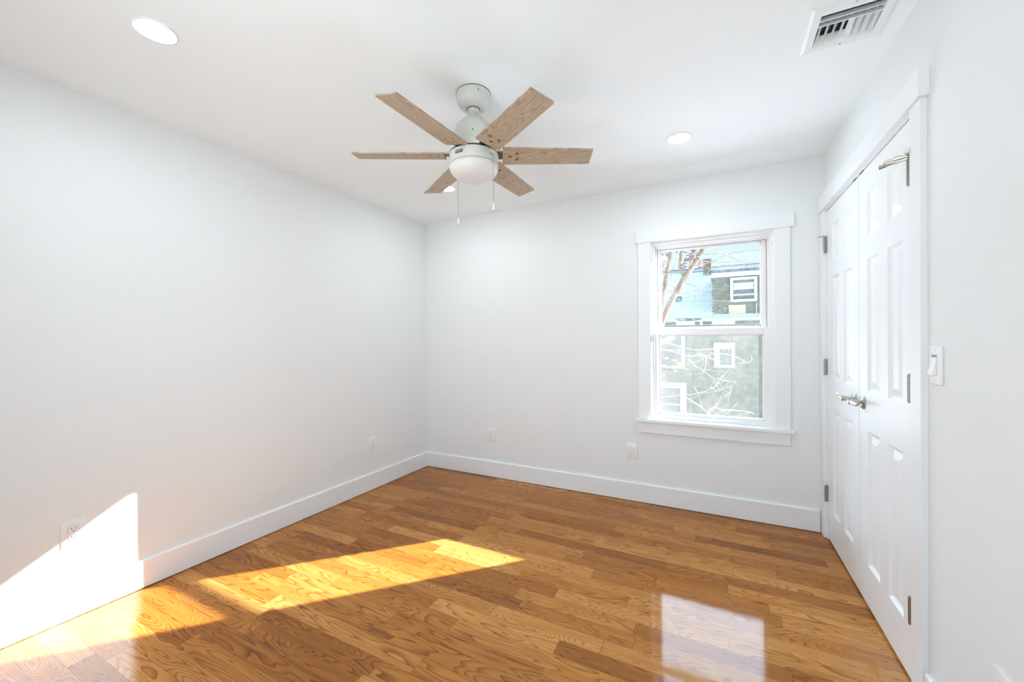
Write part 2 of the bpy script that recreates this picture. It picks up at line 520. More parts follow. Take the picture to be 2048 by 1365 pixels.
# ------------------------------------------------------------------ mesh helpers
class MB:
    """collects shapes, then links them as one mesh object"""

    def __init__(self):
        self.bm = bmesh.new()

    def box(self, x0, x1, y0, y1, z0, z1, bev=0.0, seg=2):
        vs = [self.bm.verts.new((x, y, z)) for x in (x0, x1) for y in (y0, y1) for z in (z0, z1)]
        q = [(0, 1, 3, 2), (4, 6, 7, 5), (0, 4, 5, 1), (2, 3, 7, 6), (0, 2, 6, 4), (1, 5, 7, 3)]
        fs = [self.bm.faces.new([vs[i] for i in f]) for f in q]
        if bev:
            es = {e for f in fs for e in f.edges}
            bmesh.ops.bevel(self.bm, geom=list(es), offset=bev, segments=seg, affect='EDGES', profile=0.5)
        return self

    def prism(self, pts, axis, a, b):
        """pts: 2D outline; extruded along axis from a to b"""
        def P(p, h):
            return {'x': (h, p[0], p[1]), 'y': (p[0], h, p[1]), 'z': (p[0], p[1], h)}[axis]
        A = [self.bm.verts.new(P(p, a)) for p in pts]
        B = [self.bm.verts.new(P(p, b)) for p in pts]
        n = len(pts)
        self.bm.faces.new(A)
        self.bm.faces.new(B[::-1])
        for i in range(n):
            self.bm.faces.new((A[i], B[i], B[(i + 1) % n], A[(i + 1) % n]))
        return self

    def lathe(self, prof, cx=0, cy=0, n=48, mat=None):
        """prof: (radius, z) from one end to the other, about z; or about another axis with mat"""
        rings = []
        for r, z in prof:
            if r < 1e-6:
                rings.append([self.bm.verts.new((cx, cy, z))])
            else:
                rings.append([self.bm.verts.new((cx + r * math.cos(2 * PI * i / n), cy + r * math.sin(2 * PI * i / n), z)) for i in range(n)])
        for a, b in zip(rings, rings[1:]):
            for i in range(n):
                j = (i + 1) % n
                if len(a) == 1 and len(b) == 1:
                    continue
                if len(a) == 1:
                    self.bm.faces.new((a[0], b[i], b[j]))
                elif len(b) == 1:
                    self.bm.faces.new((a[i], b[0], a[j]))
                else:
                    self.bm.faces.new((a[i], b[i], b[j], a[j]))
        for r_ in (rings[0], rings[-1]):
            if len(r_) > 1:
                self.bm.faces.new(r_)
        if mat is not None:
            vs = [v for r_ in rings for v in r_]
            bmesh.ops.transform(self.bm, matrix=mat, verts=vs)
        return self

    def tube(self, pts, rad, n=8, flat=1.0):
        pts = [Vector(p) for p in pts]
        if not isinstance(rad, (list, tuple)):
            rad = [rad] * len(pts)
        rings = []
        up = None
        for i, p in enumerate(pts):
            d = (pts[min(i + 1, len(pts) - 1)] - pts[max(i - 1, 0)])
            d = d.normalized() if d.length > 1e-9 else Vector((0, 0, 1))
            if up is None:
                up = Vector((0, 0, 1)) if abs(d.z) < 0.9 else Vector((1, 0, 0))
            s = d.cross(up).normalized()
            u = s.cross(d).normalized()
            up = u
            rings.append([self.bm.verts.new(p + (s * math.cos(2 * PI * k / n) * flat + u * math.sin(2 * PI * k / n)) * rad[i]) for k in range(n)])
        for a, b in zip(rings, rings[1:]):
            for k in range(n):
                self.bm.faces.new((a[k], a[(k + 1) % n], b[(k + 1) % n], b[k]))
        self.bm.faces.new(rings[0][::-1])
        self.bm.faces.new(rings[-1])
        return self

    def blob(self, c, r, seed=0, sub=2, amp=0.25, sc=(1, 1, 1)):
        rnd = random.Random(seed)
        ret = bmesh.ops.create_icosphere(self.bm, subdivisions=sub, radius=1)
        for v in ret['verts']:
            k = r * (1 + amp * (rnd.random() - 0.5) * 2)
            v.co = Vector((v.co.x * k * sc[0], v.co.y * k * sc[1], v.co.z * k * sc[2])) + Vector(c)
        return self

    def build(self, name, mat, parent=None, smooth=False, label=None):
        bmesh.ops.recalc_face_normals(self.bm, faces=self.bm.faces[:])
        me = bpy.data.meshes.new(name)
        self.bm.to_mesh(me)
        self.bm.free()
        me.materials.append(mat)
        if smooth:
            me.shade_smooth()
            try:
                me.set_sharp_from_angle(angle=math.radians(35))
            except Exception:
                pass
        o = bpy.data.objects.new(name, me)
        C.objects.link(o)
        if parent:
            o.parent = parent
        if label:
            o['label'] = label
        return o


def tag(o, label, cat=None, group=None, kind=None):
    o['label'] = label
    if cat:
        o['category'] = cat
    if group:
        o['group'] = group
    if kind:
        o['kind'] = kind
    return o


def empty(name, loc=(0, 0, 0), rz=0.0):
    o = bpy.data.objects.new(name, None)
    o.empty_display_size = 0.05
    o.location = loc
    o.rotation_euler = (0, 0, rz)
    C.objects.link(o)
    return o


def copy_tree(o, parent=None):
    c = o.copy()
    C.objects.link(c)
    if parent:
        c.parent = parent
    for ch in list(o.children):
        copy_tree(ch, c)
    return c


def at(px, py, Y):
    """the point at depth Y behind the back wall that the camera sees at this pixel"""
    d = FX + RX * ((px - 1024) / FPX) - UX * ((py - 682.5) / FPX)
    t = (Y - CAM.y) / d.y
    return CAM + d * t


# ------------------------------------------------------------------ the room
H = 2.44
W = 3.2355
YF = -3.62                     # where the room opens behind the photographer
AL, AR = -0.0126, 0.0132       # the side walls are a little out of square
RZL, RZR = PI / 2 + AL, -PI / 2 + AR
TH = 0.20


def left_at(u):                # a point on the left wall, u metres from the back corner
    return (math.sin(AL) * u, -math.cos(AL) * u, 0)


def right_at(u):
    return (W + math.sin(AR) * u, -math.cos(AR) * u, 0)


WX0, WX1, WZ0, WZ1 = 2.167, 2.966, 0.655, 2.000    # window opening
DU0, DU1, DZ1 = 0.078, 1.330, 2.068                # closet opening on the right wall

m = MB()
m.box(-0.25, W + 0.3, YF, 0.0, -0.12, 0.0)
o = m.build('floor', M['oak'])
tag(o, 'glossy golden brown oak strip floor', 'floor', kind='structure')

VX0, VX1, VY0, VY1 = 2.966, 3.162, -1.428, -1.236   # duct opening in the ceiling
m = MB()
m.box(-0.25, VX0, YF, 0.0, H, H + 0.12)
m.box(VX1, W + 0.3, YF, 0.0, H, H + 0.12)
m.box(VX0, VX1, YF, VY0, H, H + 0.12)
m.box(VX0, VX1, VY1, 0.0, H, H + 0.12)
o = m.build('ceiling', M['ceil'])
tag(o, 'flat white painted ceiling', 'ceiling', kind='structure')

m = MB()
m.box(-0.25, WX0, 0, TH, -0.12, H + 0.12)
m.box(WX1, W + 0.3, 0, TH, -0.12, H + 0.12)
m.box(WX0, WX1, 0, TH, -0.12, WZ0)
m.box(WX0, WX1, 0, TH, WZ1, H + 0.12)
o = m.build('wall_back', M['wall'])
tag(o, 'plain white back wall around the window', 'wall', kind='structure')

# added unseen outer wall, dark and oversized to keep stray light off the neighbour
m = MB()
m.box(-9, WX0, TH, TH + 0.02, -0.115, 6.5)
m.box(WX1, 12, TH, TH + 0.02, -0.115, 6.5)
m.box(WX0, WX1, TH, TH + 0.02, -0.115, WZ0)
m.box(WX0, WX1, TH, TH + 0.02, WZ1, 6.5)
o = m.build('wall_light_blocker', M['outer_blocker'])
tag(o, 'added unseen outer wall that keeps stray light off the neighbour house', 'wall', kind='structure')

m = MB()
m.box(YF, 0.0, 0, TH, 0.0, H)
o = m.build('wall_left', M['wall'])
o.rotation_euler = (0, 0, RZL)
tag(o, 'long plain white left wall with a sun patch', 'wall', kind='structure')

m = MB()
m.box(0, DU0, 0, TH, 0, H)
m.box(DU1, -YF, 0, TH, 0, H)
m.box(DU0, DU1, 0, TH, DZ1 + 0.02, H)
m.box(DU0, DU1, 0.12, TH, 0, DZ1 + 0.02)
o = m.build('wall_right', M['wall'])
o.location = (W, 0, 0)
o.rotation_euler = (0, 0, RZR)
tag(o, 'white right wall holding the closet doors and light switch', 'wall', kind='structure')

# the wall behind the photographer, its doorway placed for the rear fill
m = MB()
m.box(-0.25, 1.25, YF, YF + 0.12, 0.0, H)
m.box(2.25, W + 0.3, YF, YF + 0.12, 0.0, H)
m.box(1.25, 2.25, YF, YF + 0.12, 2.06, H)
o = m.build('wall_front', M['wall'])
tag(o, 'white wall with the doorway behind the camera', 'wall', kind='structure')

# baseboards: flat board with an eased top edge; thin dark gap at the floor
BB = 0.145


def baseboard(name, x0, x1, loc, rz, label):
    b_ = MB()
    b_.prism([(0, 0.004), (-0.015, 0.004), (-0.015, BB - 0.006), (-0.010, BB), (0, BB)], 'x', x0, x1)
    o_ = b_.build(name, M['trim'])
    o_.location, o_.rotation_euler = loc, (0, 0, rz)
    tag(o_, label, 'baseboard', kind='structure')
    g_ = MB()
    g_.box(x0, x1, -0.0135, 0, 0, 0.004)
    g_.build('floor_gap', M['gap'], o_, label='thin dark gap under the board')


baseboard('baseboard_left', YF, 0, (0, 0, 0), RZL, 'tall white baseboard along the left wall')
baseboard('baseboard_back', 0.015, W - 0.026, (0, 0, 0), 0, 'tall white baseboard under the window along the back wall')
baseboard('baseboard_right', 1.424, -YF, (W, 0, 0), RZR, 'white baseboard on the right wall in front of the door casing')

# ------------------------------------------------------------------ window
win = empty('window_1', ((WX0 + WX1) / 2, 0, WZ0))
tag(win, 'white double hung window with dusty panes on the back wall', 'window', kind='structure')
OX, OZ = (WX0 + WX1) / 2, WZ0


def wbox(mb, x0, x1, y0, y1, z0, z1, bev=0.0):
    mb.box(x0 - OX, x1 - OX, y0, y1, z0 - OZ, z1 - OZ, bev, 1)


# vinyl master frame: stepped jamb, head and sill
m = MB()
for b_, y0, y1 in ((0.010, 0.004, 0.040), (0.024, 0.040, 0.0555), (0.016, 0.0555, 0.0945), (0.034, 0.0945, 0.1075), (0.022, 0.1075, 0.195)):
    zs_ = WZ0 + (0.014 if y0 > 0.03 else 0.0)
    if y0 == 0.040:
        zs_ = WZ0 + 0.024
    wbox(m, WX0, WX0 + b_, y0, y1, zs_, WZ1 - b_ * 1.15)
    wbox(m, WX1 - b_, WX1, y0, y1, zs_, WZ1 - b_ * 1.15)
    wbox(m, WX0, WX1, y0, y1, WZ1 - b_ * 1.15, WZ1)
wbox(m, WX0, WX1, 0.0345, 0.040, WZ0, WZ0 + 0.014)
wbox(m, WX0, WX1, 0.040, 0.0555, WZ0, WZ0 + 0.024)
wbox(m, WX0, WX1, 0.0555, 0.195, WZ0, WZ0 + 0.0138)
frame = m.build('window_frame', M['vinyl'], win)
m = MB()  # thin grey strips outlining the upper sash
wbox(m, 2.9288, 2.9322, 0.1000, 0.1079, 1.342, 1.962)
wbox(m, 2.2008, 2.2026, 0.1000, 0.1079, 1.342, 1.962)
wbox(m, 2.2026, 2.9288, 0.1000, 0.1079, 1.9590, 1.9612)
m.build('sash_line', M['groove'], frame, label='grey line along the upper sash')


def sash(name, x0, x1, z0, z1, y0, y1, gx0, gx1, gz0, gz1, label):
    s = MB()
    wbox(s, x0, gx0, y0, y1, z0, z1, 0.002)
    wbox(s, gx1, x1, y0, y1, z0, z1, 0.002)
    wbox(s, gx0, gx1, y0, y1, z0, gz0, 0.002)
    wbox(s, gx0, gx1, y0, y1, gz1, z1, 0.002)
    # glazing bead
    bd = 0.006
    ym = (y0 + y1) / 2
    wbox(s, gx0, gx0 + bd, y0 + 0.008, ym + 0.006, gz0, gz1)
    wbox(s, gx1 - bd, gx1, y0 + 0.008, ym + 0.006, gz0, gz1)
    wbox(s, gx0, gx1, y0 + 0.008, ym + 0.006, gz0, gz0 + bd)
    wbox(s, gx0, gx1, y0 + 0.008, ym + 0.006, gz1 - bd, gz1)
    so = s.build(name, M['vinyl'], win, label=label)
    p = MB()
    wbox(p, gx0 + 0.001, gx1 - 0.001, ym, ym + 0.003, gz0 + 0.001, gz1 - 0.001)
    p.build('pane', M['glass'], so, label='dusty glass pane')
    return so


up = sash('upper_sash', 2.194, 2.934, 1.318, 1.976, 0.108, 0.140, 2.226, 2.897, 1.352, 1.950, 'upper sash')
lo = sash('lower_sash', 2.184, 2.946, 0.669, 1.338, 0.056, 0.094, 2.2205, 2.9075, 0.688, 1.293, 'lower sash')
m = MB()
wbox(m, 2.200, 2.214, 0.150, 0.165, 0.672, 1.345)
wbox(m, 2.930, 2.944, 0.150, 0.165, 0.672, 1.345)
wbox(m, 2.214, 2.930, 0.150, 0.165, 0.672, 0.686)
wbox(m, 2.214, 2.930, 0.150, 0.165, 1.331, 1.345)
scr = m.build('screen_frame', M['vinyl'], win)
m = MB()
wbox(m, 2.212, 2.932, 0.156, 0.1565, 0.684, 1.333)
m.build('insect_screen', M['screen'], scr, label='fine grey insect screen')
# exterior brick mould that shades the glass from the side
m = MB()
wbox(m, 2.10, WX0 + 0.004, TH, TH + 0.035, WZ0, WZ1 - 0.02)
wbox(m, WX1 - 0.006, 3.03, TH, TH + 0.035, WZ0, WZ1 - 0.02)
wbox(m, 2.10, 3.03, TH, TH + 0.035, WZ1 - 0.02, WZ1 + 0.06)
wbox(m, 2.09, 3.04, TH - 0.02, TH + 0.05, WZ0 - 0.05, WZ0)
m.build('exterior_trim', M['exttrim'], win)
# small screw heads and latch seen on the right jamb
m = MB()
for zz in (1.905, 1.02):
    m.lathe([(0.0, 0), (0.004, 0), (0.003, 0.002), (0, 0.002)], n=10,
            mat=Matrix.Translation((WX1 - 0.010 - OX, 0.022, zz - OZ)) @ Matrix.Rotation(-PI / 2, 4, 'Y'))
m.build('screw_head', M['hinge'], win)

# casing, stool and apron
tw = empty('trim_1', (OX, 0, WZ0))
tag(tw, 'flat white casing with projecting stool around the window', 'window trim', kind='structure')
m = MB()
wbox(m, 2.0595, 3.0765, -0.026, 0, 2.004, 2.097, 0.0015)
m.build('head_casing', M['trim'], tw)
for x0, x1 in ((2.0745, 2.167), (2.964, 3.0545)):
    m = MB()
    wbox(m, x0, x1, -0.018, 0, 0.654, 2.004, 0.0015)
    m.build('side_casing', M['trim'], tw)
m = MB()
wbox(m, 2.052, 3.074, -0.044, 0, 0.630, 0.654, 0.003)
wbox(m, WX0, WX1, 0.0002, 0.0343, 0.630, 0.6565)
m.build('window_stool', M['trim'], tw)
m = MB()
wbox(m, 2.0735, 3.052, -0.018, 0, 0.546, 0.630, 0.0015)
m.build('apron', M['trim'], tw)

# ------------------------------------------------------------------ closet doors on the right wall (local x = u, room side = -y)
td = empty('trim_2', (W, 0, 0), RZR)
tag(td, 'white casing with overhanging head board around the closet doors', 'door trim', kind='structure')
m = MB()
m.box(0.002, DU0 - 0.004, -0.021, 0, 0, DZ1, 0.0015, 1)
m.build('side_casing', M['trim'], td)
m = MB()
m.box(DU1 + 0.006, 1.418, -0.020, 0, 0, DZ1, 0.0015, 1)
m.build('side_casing', M['trim'], td)
m = MB()
m.box(0.002, 1.436, -0.031, 0, DZ1, DZ1 + 0.093, 0.0015, 1)
m.build('head_casing', M['trim'], td)
m = MB()
m.box(DU0 - 0.004, DU0 + 0.012, -0.004, 0.115, 0, DZ1)
m.box(DU1 - 0.012, DU1 + 0.008, -0.004, 0.115, 0, DZ1)
m.box(DU0, DU1, -0.004, 0.115, DZ1 - 0.008, DZ1 + 0.014)
m.build('door_jamb', M['trim'], td)


def door_leaf(name, u0, u1, cols, label):
    """six panel leaf: stiles and rails with sunk mouldings and raised fields"""
    d = empty(name, (W + math.sin(AR) * (u0 + u1) / 2, -math.cos(AR) * (u0 + u1) / 2, 0), RZR)
    tag(d, label, 'door', kind='structure')
    uc = (u0 + u1) / 2
    rows = [(0.200, 0.830), (1.013, 1.634), (1.738, 1.944)]
    z0, z1 = 0.012, 2.056
    yf, yb = 0.000, 0.036
    b_ = bmesh.new()
    us = sorted([u0, u1] + [x for c in cols for x in c])
    zs = sorted([z0, z1] + [x for r in rows for x in r])
    V = {}

    def vert(x, y, z):
        k = (round(x, 5), round(y, 5), round(z, 5))
        if k not in V:
            V[k] = b_.verts.new((x - uc, y, z))
        return V[k]
    prof = [(0.0, 0.0), (0.004, 0.0045), (0.011, 0.011), (0.018, 0.0125), (0.024, 0.011), (0.047, 0.003), (0.050, 0.0025)]
    for i in range(len(us) - 1):
        for j in range(len(zs) - 1):
            a, b2, c, d2 = us[i], us[i + 1], zs[j], zs[j + 1]
            if (a, b2) in cols and (c, d2) in rows:
                prev = None
                for ins, dep in prof:
                    ring = [vert(a + ins, yf + dep, c + ins), vert(b2 - ins, yf + dep, c + ins),
                            vert(b2 - ins, yf + dep, d2 - ins), vert(a + ins, yf + dep, d2 - ins)]
                    if prev:
                        for k in range(4):
                            b_.faces.new((prev[k], prev[(k + 1) % 4], ring[(k + 1) % 4], ring[k]))
                    prev = ring
                b_.faces.new(prev)
            else:
                b_.faces.new((vert(a, yf, c), vert(b2, yf, c), vert(b2, yf, d2), vert(a, yf, d2)))
    # edges and back
    per = [(u, z0) for u in us] + [(u1, z) for z in zs[1:]] + [(u, z1) for u in us[-2::-1]] + [(u0, z) for z in zs[-2:0:-1]]
    fr = [vert(x, yf, z) for x, z in per]
    bk = [vert(x, yb, z) for x, z in per]
    n = len(per)
    for k in range(n):
        b_.faces.new((fr[k], bk[k], bk[(k + 1) % n], fr[(k + 1) % n]))
    b_.faces.new(bk)
    mb = MB()
    mb.bm.free()
    mb.bm = b_
    mb.build('leaf', M['door'], d)
    return d, uc


S = 0.7005
RC = [(S + 0.121, S + 0.268), (S + 0.365, S + 0.511)]
LC = [(S - 0.491, S - 0.345), (S - 0.263, S - 0.109)]
d1, uc1 = door_leaf('door_1', DU0 + 0.014, S - 0.0028, LC, 'white six panel closet door nearer the back wall')
d2, uc2 = door_leaf('door_2', S + 0.0028, DU1 - 0.014, RC, 'white six panel closet door nearer the light switch')


def lever(parent, lu, z, sgn, label):
    """rose, neck and waved lever; sgn is the way the lever points along the door"""
    h = MB()
    R90 = Matrix.Translation((lu, 0, z)) @ Matrix.Rotation(PI / 2, 4, 'X')
    h.lathe([(0, 0), (0.033, 0), (0.033, 0.003), (0.029, 0.008), (0.017, 0.0125), (0.0, 0.0125)], n=40, mat=R90)
    rose = h.build('handle_rose', M['nickel'], parent, True, label)
    h = MB()
    h.lathe([(0, 0.010), (0.0105, 0.010), (0.010, 0.030), (0.0125, 0.036), (0.0135, 0.052), (0.011, 0.060), (0, 0.061)], n=24, mat=R90)
    pts, rad = [], []
    prof = [(0.0, -0.048, 0.0, 0.0105), (0.018, -0.053, 0.001, 0.0105), (0.036, -0.056, 0.002, 0.0098), (0.055, -0.056, 0.0, 0.0092),
            (0.072, -0.051, -0.002, 0.0090), (0.088, -0.046, 0.000, 0.0088), (0.102, -0.046, 0.006, 0.0080), (0.112, -0.050, 0.012, 0.0060), (0.117, -0.052, 0.014, 0.0030)]
    for a, y, dz, r in prof:
        pts.append((lu + sgn * a, y, z + dz))
        rad.append(r)
    h.tube(pts, rad, 12, 0.62)
    h.build('handle_lever', M['nickel'], rose, True)


ZH = 0.956
lever(d1, S - 0.062 - uc1, ZH, -1, 'satin nickel lever handle')
lever(d2, S + 0.062 - uc2, ZH, 1, 'satin nickel lever handle')


def hinge(parent, lu, z0, z1, side, leafplate, label):
    h = MB()
    yb = -0.0125
    n = 5
    L_ = (z1 - z0) / n
    for k in range(n):
        h.lathe([(0, z0 + k * L_ + 0.0005), (0.0054, z0 + k * L_ + 0.0005), (0.0054, z0 + (k + 1) * L_ - 0.0007), (0.0, z0 + (k + 1) * L_ - 0.0007)], lu, yb, 14)
    h.lathe([(0, z0 - 0.004), (0.0035, z0 - 0.003), (0.0045, z0), (0, z0)], lu, yb, 12)
    h.lathe([(0, z1), (0.0045, z1), (0.0038, z1 + 0.004), (0, z1 + 0.005)], lu, yb, 12)
    if leafplate:
        h.box(lu - 0.021, lu + 0.001, -0.0075, -0.0045, z0, z1)
    h.box(lu - 0.004, lu + 0.004, -0.0125, 0.004, z0, z1)
    return h.build('hinge', M['hinge'], parent, True, label)


hl = DU0 + 0.0135 - uc1
h1s = [hinge(d1, hl, a, b_, -1, True, 'nickel hinge') for a, b_ in ((0.238, 0.335), (1.034, 1.130), (1.797, 1.897))]
hr = DU1 - 0.024 - uc2
h2s = [hinge(d2, hr, a, b_, 1, False, 'nickel hinge') for a, b_ in ((0.233, 0.329), (1.033, 1.130), (1.812, 1.915))]

# hinge-pin door stops on the top hinges: two arms with rubber bumpers
st = MB()
zt = 1.918
st.tube([(hr, -0.0125, zt), (hr - 0.012, -0.040, zt + 0.001), (hr - 0.030, -0.072, zt - 0.001)], [0.0052, 0.0045, 0.0042], 10)
st.tube([(hr - 0.006, -0.028, zt + 0.001), (hr - 0.014, -0.046, zt + 0.001)], [0.0068, 0.0068], 8)
st.tube([(hr, -0.0125, zt - 0.008), (hr - 0.016, -0.046, zt - 0.013), (hr - 0.034, -0.068, zt - 0.013)], [0.0052, 0.0045, 0.0048], 10)
st.tube([(hr - 0.032, -0.066, zt - 0.013), (hr - 0.044, -0.080, zt - 0.014)], [0.0075, 0.0075], 12)
st.tube([(hr, -0.0125, zt + 0.002), (hr + 0.014, -0.020, zt + 0.005), (hr + 0.024, -0.024, zt + 0.006)], [0.005, 0.005, 0.006], 10)
sto = st.build('hinge_pin_stop', M['nickel'], h2s[2], True, 'nickel hinge pin door stop')
b_ = MB()
b_.tube([(hr + 0.022, -0.0235, zt + 0.006), (hr + 0.040, -0.030, zt + 0.007)], [0.0085, 0.0085], 14)
b_.build('bumper', M['rubber'], sto, True, 'white rubber bumper')
st = MB()
zt = 1.902
st.tube([(hl, -0.008, zt), (hl - 0.010, -0.028, zt + 0.002), (hl - 0.016, -0.046, zt + 0.002)], [0.0035, 0.003, 0.003], 8)
sto = st.build('hinge_pin_stop', M['nickel'], h1s[2], True, 'small nickel hinge pin door stop')
b_ = MB()
b_.tube([(hl - 0.016, -0.044, zt + 0.002), (hl - 0.021, -0.058, zt + 0.002)], [0.0075, 0.0075], 14)
b_.build('bumper', M['rubber'], sto, True, 'white rubber bumper')

# dark roller catches in the gap over the doors
for dd, uc, a, b_ in ((d1, uc1, S - 0.078, S - 0.026), (d2, uc2, S + 0.028, S + 0.078)):
    c = MB()
    c.box(a - uc, b_ - uc, -0.0025, 0.02, 2.0565, 2.0605, 0.0008, 1)
    c.build('roller_catch', M['gap'], dd, label='dark metal roller catch')

# ------------------------------------------------------------------ outlets and switch


def make_outlet(loc, rz, label, round_face):
    o_ = empty('wall_outlet', loc, rz)
    tag(o_, label, 'outlet', 'duplex outlets on the walls')
    p = MB()
    p.box(-0.040, 0.040, -0.0055, 0, -0.062, 0.062, 0.0022, 2)
    p.build('cover_plate', M['plastic'], o_, True)
    f = MB()
    f.box(-0.0172, 0.0172, -0.0072, -0.005, -0.0345, 0.0345, 0.001, 1)
    fo = f.build('receptacle', M['plastic'], o_)
    g_ = MB()
    g_.box(-0.0181, 0.0181, -0.0058, -0.005, -0.0354, 0.0354)
    g_.build('receptacle_groove_shade', M['groove'], o_)  # proud grey border paints the shade of a recess line
    for zc in (0.0195, -0.0185):
        for dx, hh in ((-0.0064, 0.0045), (0.0064, 0.0038)):
            s = MB()
            s.box(dx - 0.0011, dx + 0.0011, -0.0074, -0.006, zc + 0.0035 - hh, zc + 0.0035 + hh)
            s.build('slot', M['slot'], fo)
        s = MB()
        s.lathe([(0, 0), (0.0026, 0), (0.0026, 0.0014), (0, 0.0014)], n=14, mat=Matrix.Translation((0, -0.006, zc - 0.0085)) @ Matrix.Rotation(PI / 2, 4, 'X'))
        s.build('ground_hole', M['slot'], fo)
    for zc in (0.050, -0.050):
        s = MB()
        s.lathe([(0, 0), (0.0028, 0), (0.002, 0.0009), (0, 0.001)], n=12, mat=Matrix.Translation((0, -0.0055, zc)) @ Matrix.Rotation(PI / 2, 4, 'X'))
        s.build('screw', M['plastic'], o_)
    return o_


lp = left_at(2.5145)
first = make_outlet((lp[0], lp[1], 0.3885), RZL, 'white outlet on the left wall crossed by the edge of the sun patch', False)


def place_outlet(x, y, z, rz, label):
    c = copy_tree(first)
    c.location = (x, y, z)
    c.rotation_euler = (0, 0, rz)
    c['label'] = label
    return c


lp = left_at(0.717)
place_outlet(lp[0], lp[1], 0.390, RZL, 'white outlet in shade on the left wall near the back corner')
place_outlet(0.750, 0, 0.391, 0, 'white outlet on the back wall nearer the left corner')
place_outlet(2.0195, 0, 0.389, 0, 'white outlet on the back wall just left of below the window')
rp_ = right_at(1.812)
place_outlet(rp_[0], rp_[1], 0.367, RZR, 'white outlet low on the right wall cut off by the bottom right frame edge')

rp_ = right_at(1.479)
sw = empty('light_switch', (rp_[0], rp_[1], 1.1765), RZR)
tag(sw, 'white rocker light switch on the right wall beside the closet casing', 'light switch')
m = MB()
m.box(-0.040, 0.040, -0.0065, 0, -0.062, 0.062, 0.0026, 2)
m.build('cover_plate', M['plastic'], sw, True)
m = MB()
m.box(-0.0178, 0.0178, -0.0085, -0.006, -0.0345, 0.0345, 0.0008, 1)
m.build('rocker_frame', M['plastic'], sw)
m = MB()
m.box(-0.0165, 0.0165, -0.0087, -0.008, -0.0335, 0.0335)
m.build('rocker_gap', M['groove'], sw)
m = MB()
m.prism([(-0.004, 0.0325), (-0.0080, 0.0325), (-0.0105, 0.006), (-0.0205, -0.0315), (-0.0195, -0.0325), (-0.004, -0.0325)], 'x', -0.0155, 0.0155)
m.build('rocker', M['plastic'], sw)
for zc in (0.049, -0.049):
    s = MB()
    s.lathe([(0, 0), (0.003, 0), (0.002, 0.001), (0, 0.0011)], n=12, mat=Matrix.Translation((0, -0.0065, zc)) @ Matrix.Rotation(PI / 2, 4, 'X'))
    s.build('screw', M['nickel'], sw)

# ------------------------------------------------------------------ recessed ceiling lights


def make_can(x, y, label):
    o_ = empty('recessed_light', (x, y, H))
    tag(o_, label, 'ceiling light', 'recessed lights in the ceiling')
    r = MB()
    r.lathe([(0.0680, 0.0), (0.0680, -0.0035), (0.0655, -0.0055), (0.0540, -0.0045), (0.0485, -0.0015), (0.0480, 0.0)], n=64)
    r.build('trim_ring', M['plastic'], o_, True)
    l = MB()
    l.lathe([(0, -0.0022), (0.040, -0.0022), (0.0482, -0.0012), (0.0482, 0.0), (0, 0.0)], n=56)
    l.build('lens', M['lamp'], o_, True, 'glowing white lens')
    return o_


can = make_can(0.7525, -2.500, 'lit recessed ceiling light above the left wall, nearest the camera')
for x, y, lab in ((2.430, -0.694, 'lit recessed ceiling light nearest the window and closet'),
                  (0.768, -0.690, 'lit recessed ceiling light half hidden behind a fan blade near the back left corner')):
    c = copy_tree(can)
    c.location = (x, y, H)
    c['label'] = lab

# ------------------------------------------------------------------ ceiling register
VXC, VYC = (VX0 + VX1) / 2, (VY0 + VY1) / 2
reg = empty('ceiling_vent', (VXC, VYC, H))
tag(reg, 'white metal air vent in the ceiling by the right wall', 'vent')
x0, x1, y0, y1 = VX0 - VXC, VX1 - VXC, VY0 - VYC, VY1 - VYC
m = MB()
ox0, ox1, oy0, oy1 = 2.934 - VXC, 3.196 - VXC, -1.470 - VYC, -1.206 - VYC
ix0, ix1, iy0, iy1 = x0 + 0.004, x1 - 0.004, y0 + 0.004, y1 - 0.004
zb = -0.0075


def ringface(mb, outer, inner):
    bm_ = mb.bm
    A = [bm_.verts.new(v) for v in outer]
    B = [bm_.verts.new(v) for v in inner]
    for k in range(4):
        bm_.faces.new((A[k], A[(k + 1) % 4], B[(k + 1) % 4], B[k]))


def rect(a, b_, c, d, z):
    return [(a, c, z), (b_, c, z), (b_, d, z), (a, d, z)]


ringface(m, rect(ox0, ox1, oy0, oy1, 0.0), rect(ox0 + 0.001, ox1 - 0.001, oy0 + 0.001, oy1 - 0.001, -0.004))
ringface(m, rect(ox0 + 0.001, ox1 - 0.001, oy0 + 0.001, oy1 - 0.001, -0.004), rect(ox0 + 0.012, ox1 - 0.012, oy0 + 0.012, oy1 - 0.012, zb))
ringface(m, rect(ox0 + 0.012, ox1 - 0.012, oy0 + 0.012, oy1 - 0.012, zb), rect(ix0, ix1, iy0, iy1, zb))
ringface(m, rect(ix0, ix1, iy0, iy1, zb), rect(ix0 + 0.002, ix1 - 0.002, iy0 + 0.002, iy1 - 0.002, 0.012))
m.build('face_frame', M['register'], reg)
m = MB()
m.box(x0 - 0.003, x0 + 0.001, y0, y1, 0.0, 0.13)
m.box(x1 - 0.001, x1 + 0.003, y0, y1, 0.0, 0.13)
m.box(x0, x1, y0 - 0.003, y0 + 0.001, 0.0, 0.13)
m.box(x0, x1, y1 - 0.001, y1 + 0.003, 0.0, 0.13)
m.box(x0, x1, y0, y1, 0.126, 0.13)
m.build('duct_boot', M['duct'], reg, label='grey sheet metal duct behind the grille')
# two slim bars along x at the near edge
for yy in (-1.3945, -1.3655):
    m = MB()
    m.prism([(yy - VYC - 0.0020, zb - 0.001), (yy - VYC + 0.0026, zb - 0.001), (yy - VYC + 0.010, 0.010), (yy - VYC + 0.0085, 0.012)], 'x', ix0, ix1)
    m.build('cross_bar', M['register'], reg)
